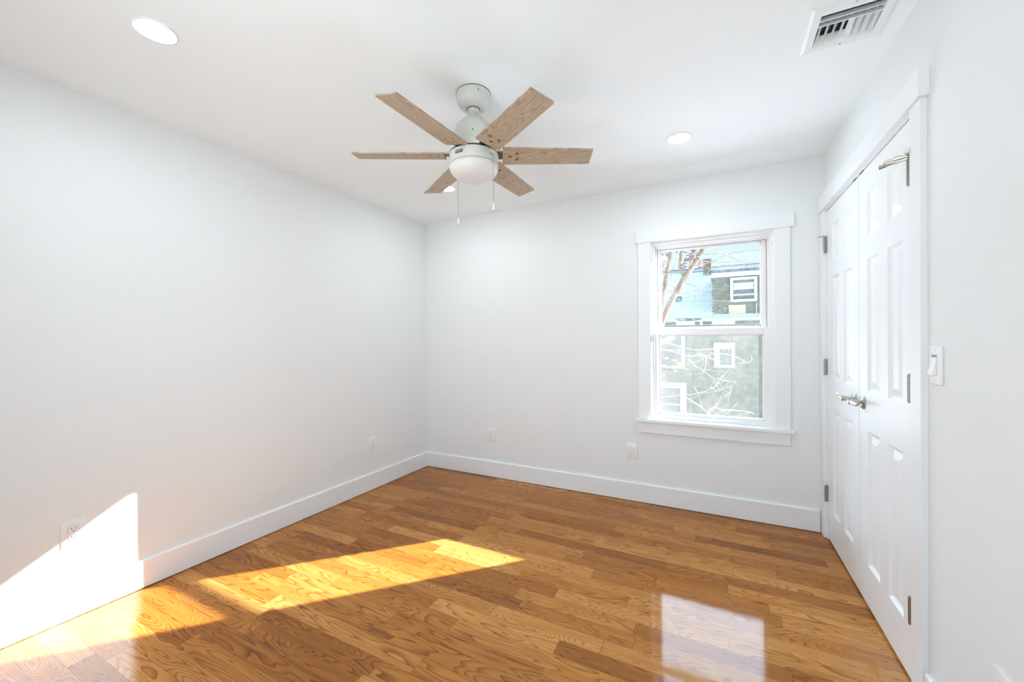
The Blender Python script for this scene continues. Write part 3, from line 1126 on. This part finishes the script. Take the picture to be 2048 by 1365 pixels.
# eight louvers along y, the two halves turned away from each other
for k in range(8):
    cx = ix0 + (k + 0.5) * (ix1 - ix0) / 8
    s = 1 if k < 4 else -1
    a, wd = math.radians(38), 0.026
    m = MB()
    P0 = (cx - s * 0.0075, zb)
    Pm = (cx - s * 0.0045, zb + 0.009)
    P1 = (cx + s * 0.0065, zb + 0.020)
    t_ = 0.0012
    m.prism([P0, Pm, P1, (P1[0], P1[1] + t_), (Pm[0], Pm[1] + t_), (P0[0], P0[1] + t_ * 2.0)], 'y', -1.361 - VYC, -1.258 - VYC)
    m.build('louver', M['register'], reg)
# sloped lip at the far side and a row of back blades
m = MB()
m.prism([(-1.256 - VYC, 0.010), (iy1, zb), (iy1, zb + 0.0015), (-1.256 - VYC, 0.0115)], 'x', ix0, ix1)
m.prism([(-1.272 - VYC, 0.016), (-1.254 - VYC, 0.002), (-1.254 - VYC, 0.0035), (-1.272 - VYC, 0.0175)], 'x', ix0, ix1)
m.build('end_lip', M['register'], reg)
for k in range(8):
    cx = ix0 + (k + 0.15) * (ix1 - ix0) / 8
    m = MB()
    m.box(cx, cx + 0.0015, iy0 + 0.004, iy1 - 0.004, 0.030, 0.060)
    m.build('damper_blade', M['duct'], reg)
for yy in (oy0 + 0.017, oy1 - 0.017):
    m = MB()
    m.lathe([(0, zb - 0.0002), (0.0045, zb - 0.0002), (0.003, zb - 0.002), (0, zb - 0.002)], 0.0, yy, 14)
    m.build('screw', M['nickel'], reg)

# ------------------------------------------------------------------ ceiling fan
FCX, FCY = 1.5956, -1.6087
fan = empty('ceiling_fan', (FCX, FCY, H))
tag(fan, 'white six blade ceiling fan with pale oak blades and frosted light', 'ceiling fan')
Z = lambda z: z - H
m = MB()
m.lathe([(0.0, Z(2.440)), (0.0815, Z(2.440)), (0.0815, Z(2.4375)), (0.0, Z(2.4375))], n=64)
m.build('canopy_gasket', M['black'], fan)
m = MB()
m.lathe([(0.0, Z(2.4375)), (0.0805, Z(2.4375)), (0.0800, Z(2.405)), (0.0785, Z(2.396)), (0.0700, Z(2.3805)), (0.0575, Z(2.370)), (0.041, Z(2.3650)), (0.030, Z(2.366)), (0.0, Z(2.369))], n=64)
can_ = m.build('canopy', M['fan'], fan, True)
m = MB()
a_ = math.atan2(-0.55, 0.62)
m.lathe([(0, -0.001), (0.0032, -0.001), (0.0032, 0.0012), (0, 0.0012)], n=12,
        mat=Matrix.Translation((0.0800 * math.cos(a_), 0.0800 * math.sin(a_), Z(2.418))) @ Matrix.Rotation(a_, 4, 'Z') @ Matrix.Rotation(PI / 2, 4, 'Y'))
m.build('canopy_screw', M['slot'], can_)
m = MB()
m.lathe([(0.0, Z(2.376)), (0.0315, Z(2.376)), (0.0315, Z(2.3640)), (0.0, Z(2.3640))], n=40)
m.build('ball_seat', M['black'], fan)
m = MB()
m.lathe([(0.0, Z(2.378)), (0.0285, Z(2.373)), (0.0290, Z(2.3635)), (0.0255, Z(2.3545)), (0.0185, Z(2.3490)), (0, Z(2.3480))], n=40)
m.build('hanger_ball', M['fan'], fan, True)
m = MB()
m.lathe([(0.0, Z(2.356)), (0.0125, Z(2.356)), (0.0125, Z(2.320)), (0, Z(2.320))], n=28)
m.build('downrod', M['fan'], fan, True)
m = MB()
m.lathe([(0.0, Z(2.3335)), (0.014, Z(2.3335)), (0.028, Z(2.330)), (0.048, Z(2.317)), (0.062, Z(2.301)), (0.076, Z(2.288)), (0.0865, Z(2.275)),
         (0.0935, Z(2.257)), (0.0975, Z(2.235)), (0.100, Z(2.205)), (0.1000, Z(2.192)), (0.108, Z(2.188)), (0.1145, Z(2.180)), (0.1155, Z(2.172)), (0.1155, Z(2.1535)), (0.0, Z(2.1535))], n=72)
m.build('motor_housing', M['fan'], fan, True)
m = MB()
m.lathe([(0.0, Z(2.1537)), (0.1120, Z(2.1537)), (0.1120, Z(2.1455)), (0, Z(2.1455))], n=64)
m.build('blade_gap', M['black'], fan)
m = MB()
m.lathe([(0.0, Z(2.1470)), (0.1150, Z(2.1470)), (0.1165, Z(2.1450)), (0.1165, Z(2.0995)), (0.1150, Z(2.0960)), (0.0, Z(2.0960))], n=72)
ring = m.build('light_kit_ring', M['fan'], fan, True)
m = MB()
m.lathe([(0.0, Z(2.0962)), (0.1105, Z(2.0962)), (0.1105, Z(2.0915)), (0, Z(2.0915))], n=64)
m.build('globe_gasket', M['hinge'], fan)
m = MB()
pr = [(0.0, Z(2.1085)), (0.1140, Z(2.1085)), (0.1158, Z(2.1020)), (0.1150, Z(2.088)), (0.1110, Z(2.072)), (0.1030, Z(2.056)), (0.0900, Z(2.0405)), (0.0720, Z(2.0275)), (0.0480, Z(2.0185)), (0.0230, Z(2.0140)), (0.0, Z(2.0130))]
pr = [(r_, Z(2.094 + (z_ + H - 2.1085) * (2.094 - 2.026) / (2.1085 - 2.013))) for r_, z_ in pr]
m.lathe(pr, n=72)
m.build('light_globe', M['globe'], fan, True, 'frosted white glass light bowl')

# black name badge on the ring, lettered
da = math.atan2(CAM.y - FCY, CAM.x - FCX)        # towards the doorway


def ring_frame(ang, r, z):
    return Matrix.Translation((r * math.cos(ang), r * math.sin(ang), z)) @ Matrix.Rotation(ang + PI / 2, 4, 'Z')


ba = da - math.radians(36)
m = MB()
bm_ = m.bm
n_ = 10
A = []
for k in range(n_ + 1):
    aa = ba + (k / n_ - 0.5) * 0.040 / 0.1165
    for r_ in (0.1163, 0.1177):
        for zz in (-0.0065, 0.0065):
            A.append(bm_.verts.new((r_ * math.cos(aa), r_ * math.sin(aa), Z(2.1235) + zz)))
for k in range(n_):
    i = 4 * k
    bm_.faces.new((A[i + 2], A[i + 3], A[i + 7], A[i + 6]))
    bm_.faces.new((A[i], A[i + 4], A[i + 5], A[i + 1]))
    bm_.faces.new((A[i + 1], A[i + 5], A[i + 7], A[i + 3]))
    bm_.faces.new((A[i], A[i + 2], A[i + 6], A[i + 4]))
bm_.faces.new((A[0], A[1], A[3], A[2]))
i = 4 * n_
bm_.faces.new((A[i], A[i + 2], A[i + 3], A[i + 1]))
badge = m.build('badge', M['black'], ring, label='small black name badge')
tcv = bpy.data.curves.new('badge_letters', 'FONT')
tcv.body = 'HUNTER'
tcv.size = 0.0088
tcv.align_x = 'CENTER'
tcv.align_y = 'CENTER'
tcv.extrude = 0.0003
tob = bpy.data.objects.new('badge_letters', tcv)
C.objects.link(tob)
dg = bpy.context.evaluated_depsgraph_get()
me = bpy.data.meshes.new_from_object(tob.evaluated_get(dg))
bpy.data.objects.remove(tob)
for v in me.vertices:
    aa = ba + v.co.x / 0.1182
    rr = 0.1180 + v.co.z
    v.co = (rr * math.cos(aa), rr * math.sin(aa), Z(2.1235) + v.co.y)
me.materials.clear()
me.materials.append(M['plastic'])
lt = bpy.data.objects.new('badge_letters', me)
C.objects.link(lt)
lt.parent = badge if False else ring
# small dark screws on ring and housing
for ang, r_, zz in ((da + math.radians(42), 0.1167, 2.121), (da - math.radians(3), 0.0985, 2.222)):
    m = MB()
    m.lathe([(0, -0.001), (0.0030, -0.001), (0.0030, 0.0018), (0, 0.0018)], n=12,
            mat=Matrix.Translation((r_ * math.cos(ang), r_ * math.sin(ang), Z(zz))) @ Matrix.Rotation(ang, 4, 'Z') @ Matrix.Rotation(PI / 2, 4, 'Y'))
    m.build('set_screw', M['slot'], fan)

# blades
PIT = -0.2024
BZ = 2.1457


def make_blade(ang):
    m_ = MB()
    r0, r1, w0, w1 = 0.137, 0.561, 0.124, 0.108
    out = []
    cr = 0.006
    corners = [(r0, -w0 / 2), (r1, -w1 / 2), (r1, w1 / 2), (r0, w0 / 2)]
    for i, (x, y) in enumerate(corners):
        px, py = corners[i - 1]
        nx, ny = corners[(i + 1) % 4]
        a_ = Vector((px - x, py - y)).normalized()
        b2 = Vector((nx - x, ny - y)).normalized()
        p = Vector((x, y))
        for s in (0, 0.5, 1):
            q = (p + a_ * cr) * (1 - s) ** 2 + p * 2 * s * (1 - s) + (p + b2 * cr) * s * s
            out.append((q.x, q.y))
    m_.prism(out, 'z', -0.003, 0.003)
    b = m_.build('blade', M['blade'], fan)
    b.location = (0, 0, Z(BZ))
    b.rotation_euler = (Matrix.Rotation(ang, 3, 'Z') @ Matrix.Rotation(PIT, 3, 'X')).to_euler()
    # three brass screws under the root
    for x, y in ((0.176, -0.018), (0.205, -0.020), (0.205, 0.014)) if False else ((0.172, 0.0), (0.205, -0.022), (0.205, 0.022)):
        s = MB()
        s.lathe([(0, -0.003), (0.0082, -0.003), (0.0072, -0.0062), (0.0030, -0.0075), (0, -0.0078)], x, y, 16)
        s.build('screw', M['brass'], b, True, 'brass screw')
    # dark iron that carries the blade
    s = MB()
    s.box(0.095, 0.225, -0.030, 0.030, 0.003, 0.007)
    s.box(0.085, 0.140, -0.022, 0.022, 0.003, 0.012)
    s.build('blade_iron', M['hinge'], b)
    return b


for k in range(6):
    make_blade(math.radians(-91.6 + 60 * k))

# pull chains with white pulls: local offsets from the fan axis
side = Vector((math.sin(da) * -1, math.cos(da), 0))      # to the right as seen from the doorway
tow = Vector((math.cos(da), math.sin(da), 0))
for lat, fwd, ztop, zbot, zpull in ((-0.0795, -0.084, 2.100, 1.8755, 1.842), (0.0880, 0.0800, 2.122, 1.898, 1.8625)):
    p = side * lat + tow * fwd
    c = MB()
    c.tube([(p.x, p.y, Z(ztop)), (p.x, p.y, Z(zbot))], 0.0010, 8)
    nb = int((ztop - zbot) / 0.006)
    for k in range(nb):
        zz = Z(zbot) + 0.003 + k * 0.006
        c.lathe([(0, zz - 0.0017), (0.0017, zz), (0, zz + 0.0017)], p.x, p.y, 6)
    q = p.normalized() * 0.112
    c.tube([(q.x, q.y, Z(ztop) + 0.001), (p.x, p.y, Z(ztop))], 0.0018, 8)
    ch = c.build('pull_chain', M['chain'], fan, False, 'beaded pull chain')
    c = MB()
    c.lathe([(0, Z(zbot) + 0.002), (0.0022, Z(zbot) + 0.001), (0.0036, Z(zbot) - 0.008), (0.0050, Z(zpull) + 0.004), (0.0048, Z(zpull)), (0.0, Z(zpull))], p.x, p.y, 18)
    pl = c.build('chain_pull', M['plastic'], ch, True, 'white pull knob')
    c = MB()
    c.lathe([(0, Z(zpull) + 0.0004), (0.0022, Z(zpull) + 0.0004), (0.0022, Z(zpull) - 0.0012), (0, Z(zpull) - 0.0012)], p.x, p.y, 12)
    c.build('pull_tip', M['slot'], pl)

# ------------------------------------------------------------------ outside
GP = [(0.21, -0.12), (2.6, -0.14), (5.0, -1.0), (9.0, -2.4), (80.0, -2.6)]  # near bank raised, unseen, to bounce sun up through the window


def gz(y):
    for (a, za), (b, zb_) in zip(GP, GP[1:]):
        if y <= b:
            return za + (zb_ - za) * (y - a) / (b - a)
    return GP[-1][1]


m = MB()
m.prism(GP + [(80.0, -3.4), (0.21, -3.4)], 'x', -60, 70)
o = m.build('ground', M['snow'])
tag(o, 'unseen snow covered yard, its near bank raised to bounce sun indoors', 'ground', kind='structure')

YW, YU = 12.0, 11.97
house = empty('house', (at(1420, 700, YW).x, YW, gz(YW)))
tag(house, 'green grey shingled neighbour house with snowy roof seen through the window', 'house')
HB = Vector(house.location)


def hb(mb, x0, x1, y0, y1, z0, z1):
    mb.box(x0 - HB.x, x1 - HB.x, y0 - HB.y, y1 - HB.y, z0 - HB.z, z1 - HB.z)


xl, xr = at(1150, 650, YW).x, at(1760, 650, YW).x
EY, EZ, SL = 11.7, 1.905, 0.6
RY = 15.6
RZ = EZ + SL * (RY - EY)
m = MB()
hb(m, xl + 0.3, xr - 0.3, YW, 19.2, gz(YW) - 0.15, 1.80)
m.build('wall', M['siding'], house)
# roof: two slopes with thickness
m = MB()
prf = [(EY - HB.y, EZ - HB.z), (RY - HB.y, RZ - HB.z), (2 * RY - EY - HB.y, EZ - HB.z), (2 * RY - EY - HB.y, EZ - 0.12 - HB.z), (RY - HB.y, RZ - 0.14 - HB.z), (EY - HB.y, EZ - 0.12 - HB.z)]
m.prism(prf, 'x', xl - HB.x, xr - HB.x)
rf = m.build('roof', M['roofsnow'], house, label='snow covered sloping roof')
m = MB()
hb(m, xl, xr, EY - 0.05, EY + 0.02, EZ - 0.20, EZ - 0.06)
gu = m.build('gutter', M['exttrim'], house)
for pa, pb in ((1390, 1400), (1405, 1424), (1324, 1352), (1470, 1522)):
    m = MB()
    hb(m, at(pa, 650, EY).x, at(pb, 650, EY).x, EY - 0.055, EY - 0.03, EZ - 0.19, EZ - 0.08)
    m.build('gutter_patch', M['siding'], gu)  # darker green grey patches along the gutter front
# snow patches that slid: bare dark strip by the eave, mound against the upper wall
m = MB()
c = at(1378, 647, EY - 0.02)
m.blob((c.x - HB.x, EY - HB.y + 0.05, EZ - HB.z - 0.01), 0.5, 3, 3, 0.25, (1.0, 0.12, 0.10))
m.build('bare_eave', M['shingle'], rf)
# upper storey
ux0 = at(1424.5, 600, YU).x
utop = at(1460, 548, YU).z
m = MB()
hb(m, ux0, xr - 0.8, YU, 15.4, 1.95, utop)
m.build('upper_wall', M['siding'], house)
m = MB()
hb(m, ux0 - 0.03, xr - 0.7, YU - 0.10, YU + 0.03, utop - 0.10, utop + 0.045)
m.build('fascia', M['exttrim'], house)
m = MB()
hb(m, ux0 - 0.05, xr - 0.7, YU - 0.16, 15.4, utop + 0.045, utop + 0.13)
m.build('roof_edge', M['shingle'], house, label='dark flat roof edge')
m = MB()
a, b_ = at(1380, 557, 15.3), at(1424, 546, 15.3)
m.prism([(a.x - HB.x, 3.9 - HB.z), (b_.x - HB.x + 0.3, 3.9 - HB.z), (b_.x - HB.x + 0.3, b_.z - HB.z), (a.x - HB.x, a.z - HB.z)], 'y', 15.3 - HB.y, 15.7 - HB.y)
m.build('roof_shoulder', M['shingle'], house)
# chimney
m = MB()
cx0, cx1, ct = at(1405.5, 540, 14.85).x, at(1423.5, 540, 14.85).x, at(1414, 518, 14.85).z
hb(m, cx0 + 0.02, cx1 - 0.02, 14.87, 15.33, 3.5, ct - 0.10)
hb(m, cx0, cx1, 14.85, 15.35, ct - 0.10, ct)
m.build('chimney', M['brick'], house, label='brown brick chimney')


def house_window(px0, px1, py0, py1, Y, tw_, bars, pane):
    p0, p1 = at(px0, py1, Y), at(px1, py0, Y)
    x0_, x1_, z0_, z1_ = p0.x, p1.x, p0.z, p1.z
    f = MB()
    hb(f, x0_, x0_ + tw_, Y - 0.06, Y + 0.01, z0_ + tw_, z1_ - tw_)
    hb(f, x1_ - tw_, x1_, Y - 0.06, Y + 0.01, z0_ + tw_, z1_ - tw_)
    hb(f, x0_, x1_, Y - 0.06, Y + 0.01, z1_ - tw_, z1_)
    hb(f, x0_, x1_, Y - 0.08, Y + 0.01, z0_, z0_ + tw_)
    for py in bars:
        zz = at(px0, py, Y).z
        hb(f, x0_ + tw_, x1_ - tw_, Y - 0.035, Y, zz - 0.025, zz + 0.025)
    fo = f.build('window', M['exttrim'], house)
    p = MB()
    hb(p, x0_ + tw_, x1_ - tw_, Y - 0.02, Y - 0.005, z0_ + tw_, z1_ - tw_)
    p.build('pane', pane, fo)
    return fo, (x0_, x1_, z0_, z1_)


fo, wr = house_window(1460.5, 1514, 553, 605, YU, 0.085, (569, 579, 591), M['darkpane'])
m = MB()
zz0, zz1 = at(1480, 579, YU).z, at(1480, 568, YU).z
hb(m, wr[0] + 0.10, wr[1] - 0.10, YU - 0.032, YU - 0.021, zz0, zz1)
m.build('blind', M['paleblind'], fo)
house_window(1300, 1369.5, 655, 736, YW, 0.11, (700,), M['darkpane'])
fo, wr = house_window(1428, 1469.5, 685.5, 735, YW, 0.10, (), M['darkpane'])
m = MB()
hb(m, wr[0] + 0.02, wr[1] - 0.02, YW - 0.05, YW - 0.02, at(1440, 699, YW).z, wr[3] - 0.02)
hb(m, wr[0] + 0.02, wr[0] + 0.17, YW - 0.05, YW - 0.02, wr[2] + 0.02, at(1440, 699, YW).z)
m.build('shade', M['exttrim'], fo)
house_window(1308, 1373, 766, 870, YW, 0.20, (807,), M['darkpane'])
m = MB()
a, b_ = at(1457.5, 641, YU), at(1491.5, 609.5, YU)
hb(m, a.x, b_.x, YU - 0.03, YU + 0.01, a.z - 0.1, b_.z)
m.build('board_panel', M['ply'], house, label='tan board fixed below the upper window')
m = MB()
a, b_ = at(1513, 655, YU - 0.06), at(1513, 606, YU - 0.06)
m.tube([(a.x - HB.x, YU - 0.06 - HB.y, a.z - HB.z), (b_.x - HB.x, YU - 0.06 - HB.y, b_.z - HB.z)], 0.014, 8)
m.build('drain_pipe', M['exttrim'], house)
m = MB()
a = at(1357, 599, 13.0)
hb(m, a.x - 0.09, a.x + 0.09, 12.9, 13.2, 2.5, EZ + SL * (13.0 - EY) + 0.14)
m.build('roof_vent', M['shingle'], house)

# bare tree
TB = at(1322, 660, 5.0)
tree = empty('bare_tree', (TB.x - 0.6, 5.0, gz(5.0)))
tag(tree, 'leafless tan tree with thin branches just outside the window', 'tree')
TV = Vector(tree.location)
rnd = random.Random(5)


def limb(name, pts, r0, r1, mat, jitter=0.012, sub=4, parent=tree, label=None):
    P = [at(px, py, Y) for px, py, Y in pts]
    Q = []
    for i in range(len(P) - 1):
        p_, q_ = P[max(i - 1, 0)], P[i]
        r_, s_ = P[i + 1], P[min(i + 2, len(P) - 1)]
        for k in range(sub):
            t = k / sub
            Q.append(0.5 * ((2 * q_) + (r_ - p_) * t + (2 * p_ - 5 * q_ + 4 * r_ - s_) * t * t + (3 * q_ - p_ - 3 * r_ + s_) * t ** 3))
    Q.append(P[-1])
    n = len(Q)
    Q = [q + Vector((rnd.uniform(-1, 1), rnd.uniform(-1, 1), rnd.uniform(-1, 1))) * jitter * (0 < i < n - 1) for i, q in enumerate(Q)]
    R_ = [r0 + (r1 - r0) * i / (n - 1) for i in range(n)]
    b = MB()
    b.tube([q - TV for q in Q], R_, 7)
    b.build(name, mat, parent, True, label)
    return Q


t1 = limb('trunk', [(1285, 780, 5.0), (1318, 665, 5.0), (1344, 601, 5.0), (1369, 556, 5.0), (1394, 522, 5.0), (1414, 482, 5.0), (1440, 420, 5.0)], 0.062, 0.040, M['bark'], 0.006)
limb('trunk', [(1310, 720, 5.2), (1323, 615, 5.2), (1331, 565, 5.2), (1337, 530, 5.2), (1344, 490, 5.2), (1352, 430, 5.2)], 0.052, 0.038, M['bark'], 0.006)
limb('branch', [(1369, 556, 5.0), (1360, 540, 5.0), (1361, 515, 5.0), (1364, 494, 5.0), (1366, 450, 5.0)], 0.030, 0.022, M['bark'], 0.004)
BR = [
    [(1388, 533, 5.0), (1402, 529, 4.9), (1430, 522, 4.9), (1458, 509, 4.9), (1490, 503, 4.9), (1530, 500, 4.9)],
    [(1407, 510, 5.0), (1432, 508, 5.1), (1455, 512, 5.1), (1478, 522, 5.1), (1500, 529, 5.1), (1535, 540, 5.1)],
    [(1395, 523, 5.0), (1425, 524, 5.2), (1450, 525.5, 5.2), (1490, 524, 5.2), (1540, 524, 5.2)],
    [(1371, 567, 5.0), (1392, 573, 5.0), (1410, 577, 5.0), (1424, 577, 5.0)],
    [(1353, 585, 5.0), (1375, 585, 4.9), (1400, 580, 4.9), (1424, 576, 4.9)],
    [(1348, 589, 5.0), (1370, 588, 4.9), (1395, 593, 4.9), (1425, 600, 4.9), (1450, 603, 4.9), (1470, 604, 4.9)],
    [(1390, 592, 4.9), (1398, 609, 4.9), (1410, 621, 4.9), (1425, 626, 4.9), (1440, 632, 4.9)],
    [(1330, 589, 5.1), (1345, 583, 5.0), (1356, 584, 5.0)],
    [(1349, 589, 5.0), (1335, 583, 5.0), (1325, 588, 5.0)],
    [(1350, 580, 5.0), (1342, 560, 4.9), (1345, 540, 4.9), (1352, 526, 4.9)],
    [(1379, 542, 5.0), (1379, 530, 5.0), (1384, 517, 5.0), (1391, 497, 5.0), (1398, 470, 5.0)],
    [(1340, 612, 5.0), (1330, 603, 5.0), (1323, 592, 5.0)],
    [(1352, 500, 5.1), (1372, 505, 5.0), (1386, 511, 5.0)],
    # boughs in front of the lower pane, seen in full sun
    [(1300, 694, 4.0), (1325, 699, 4.0), (1350, 705, 4.0), (1370, 711, 4.0), (1392, 712, 4.0), (1412, 711, 4.0), (1420, 713, 4.0), (1428, 722, 4.0)],
    [(1413, 711, 4.0), (1412, 730, 4.0), (1406, 747, 4.0)],
    [(1300, 801, 3.8), (1325, 795, 3.8), (1360, 791, 3.8), (1390, 788, 3.8), (1410, 783, 3.8), (1427, 774, 3.8), (1437, 763, 3.8), (1446, 750, 3.8)],
    [(1340, 688, 4.1), (1380, 699, 4.1), (1420, 699, 4.1), (1450, 694, 4.1), (1470, 688, 4.1)],
    [(1420, 706, 4.1), (1450, 709, 4.1), (1475, 714, 4.1), (1492, 725, 4.1), (1502, 722, 4.1), (1503, 712, 4.1)],
    [(1378, 720, 4.0), (1395, 734, 4.0), (1418, 750, 4.0), (1435, 764, 4.0)],
    [(1420, 774, 3.8), (1430, 781, 3.8), (1441, 782, 3.8)],
    [(1450, 793, 3.8), (1459, 786, 3.8), (1465, 776, 3.8)],
    [(1418, 818, 3.8), (1430, 815, 3.8), (1445, 820, 3.8), (1480, 822, 3.8), (1505, 826, 3.8)],
    [(1372, 796, 3.9), (1395, 809, 3.9), (1415, 826, 3.9), (1425, 842, 3.9)],
    [(1418, 845, 3.8), (1417, 830, 3.8), (1420, 818, 3.8)],
    [(1433, 757, 4.0), (1455, 762, 4.0), (1472, 764, 4.0)],
]
ends = []
for i, b in enumerate(BR):
    low = i >= 13
    q = limb('branch', b, 0.0082 if not low else 0.0078, 0.0040 if not low else 0.0034, M['twig'] if low else M['bark'], 0.006, 4)
    ends += q[len(q) // 3:]
# fine twigs, too many to count
tw_ = MB()
for k in range(130):
    s = rnd.choice(ends)
    d = Vector((rnd.uniform(-1, 1), rnd.uniform(-0.5, 0.5), rnd.uniform(-0.7, 0.9))).normalized()
    L_ = rnd.uniform(0.08, 0.32)
    p = [s + d * L_ * t + Vector((rnd.uniform(-1, 1), 0, rnd.uniform(-1, 1))) * 0.018 * t for t in (0, 0.33, 0.66, 1)]
    tw_.tube([x - TV for x in p], [0.0022, 0.0019, 0.0015, 0.0009], 5)
o = tw_.build('twigs', M['twig'], tree)
o['kind'] = 'stuff'
# clusters of dry seed heads
dl = MB()
for cxp, cyp, nn, rr in ((1383, 516, 26, 11), (1374, 522, 14, 7), (1367, 534, 16, 8), (1356, 496, 22, 12), (1329, 505, 20, 9), (1327, 528, 16, 8), (1332, 545, 10, 7), (1396, 529, 10, 7), (1388, 505, 12, 8)):
    for k in range(nn):
        p = at(cxp + rnd.gauss(0, rr * 0.5), cyp + rnd.gauss(0, rr * 0.45), 5.0 + rnd.uniform(-0.15, 0.15))
        dl.blob(p - TV, rnd.uniform(0.010, 0.024), k, 1, 0.4, (1.3, 0.8, 0.8))
o = dl.build('dry_seed_clusters', M['leaf'], tree)
o['kind'] = 'stuff'

# snowy evergreen bough at the lower left of the view
EB = at(1330, 700, 4.6)
ev = empty('evergreen_shrub', (EB.x - 0.25, 4.6, gz(4.6)))
tag(ev, 'olive evergreen with clumps of snow at the lower left of the window view', 'shrub')
EV = Vector(ev.location)
m = MB()
m.tube([(0, 0, -0.02), (0.02, 0, 0.6), (0.05, 0, 1.2), (0.10, 0, EB.z - EV.z + 0.12)], [0.05, 0.04, 0.022, 0.01], 8)
m.build('stem', M['bark'], ev, True)
nd = MB()
for (pa, pb) in (((1305, 690), (1352, 700)), ((1305, 705), (1362, 728)), ((1310, 716), (1352, 742)), ((1306, 724), (1340, 744)), ((1304, 676), (1340, 684)), ((1330, 716), (1374, 739))):
    a, b_ = at(pa[0], pa[1], 4.65), at(pb[0], pb[1], 4.5)
    for k in range(46):
        t = k / 45
        s = a.lerp(b_, t)
        for j in range(3):
            d = (b_ - a).normalized() * 0.7 + Vector((rnd.uniform(-1, 1), rnd.uniform(-1, 1), rnd.uniform(-1.1, 0.5)))
            q = s + d.normalized() * rnd.uniform(0.03, 0.075)
            nd.tube([s - EV, q - EV], [0.0028, 0.0012], 4)
o = nd.build('needles', M['needle'], ev)
o['kind'] = 'stuff'
for i, (px, py, r_) in enumerate(((1340, 677, 0.055), (1331, 681, 0.050), (1324, 686, 0.045), (1333, 717, 0.032), (1349, 721, 0.020), (1361, 731, 0.030), (1358, 727, 0.022), (1328, 731, 0.022), (1345, 674, 0.03))):
    m = MB()
    p = at(px, py, 4.45)
    m.blob(p - EV, r_, 40 + i, 2, 0.22, (1.35, 1.0, 0.55))
    m.build('snow_clump', M['snow'], ev, True, 'clump of white snow')
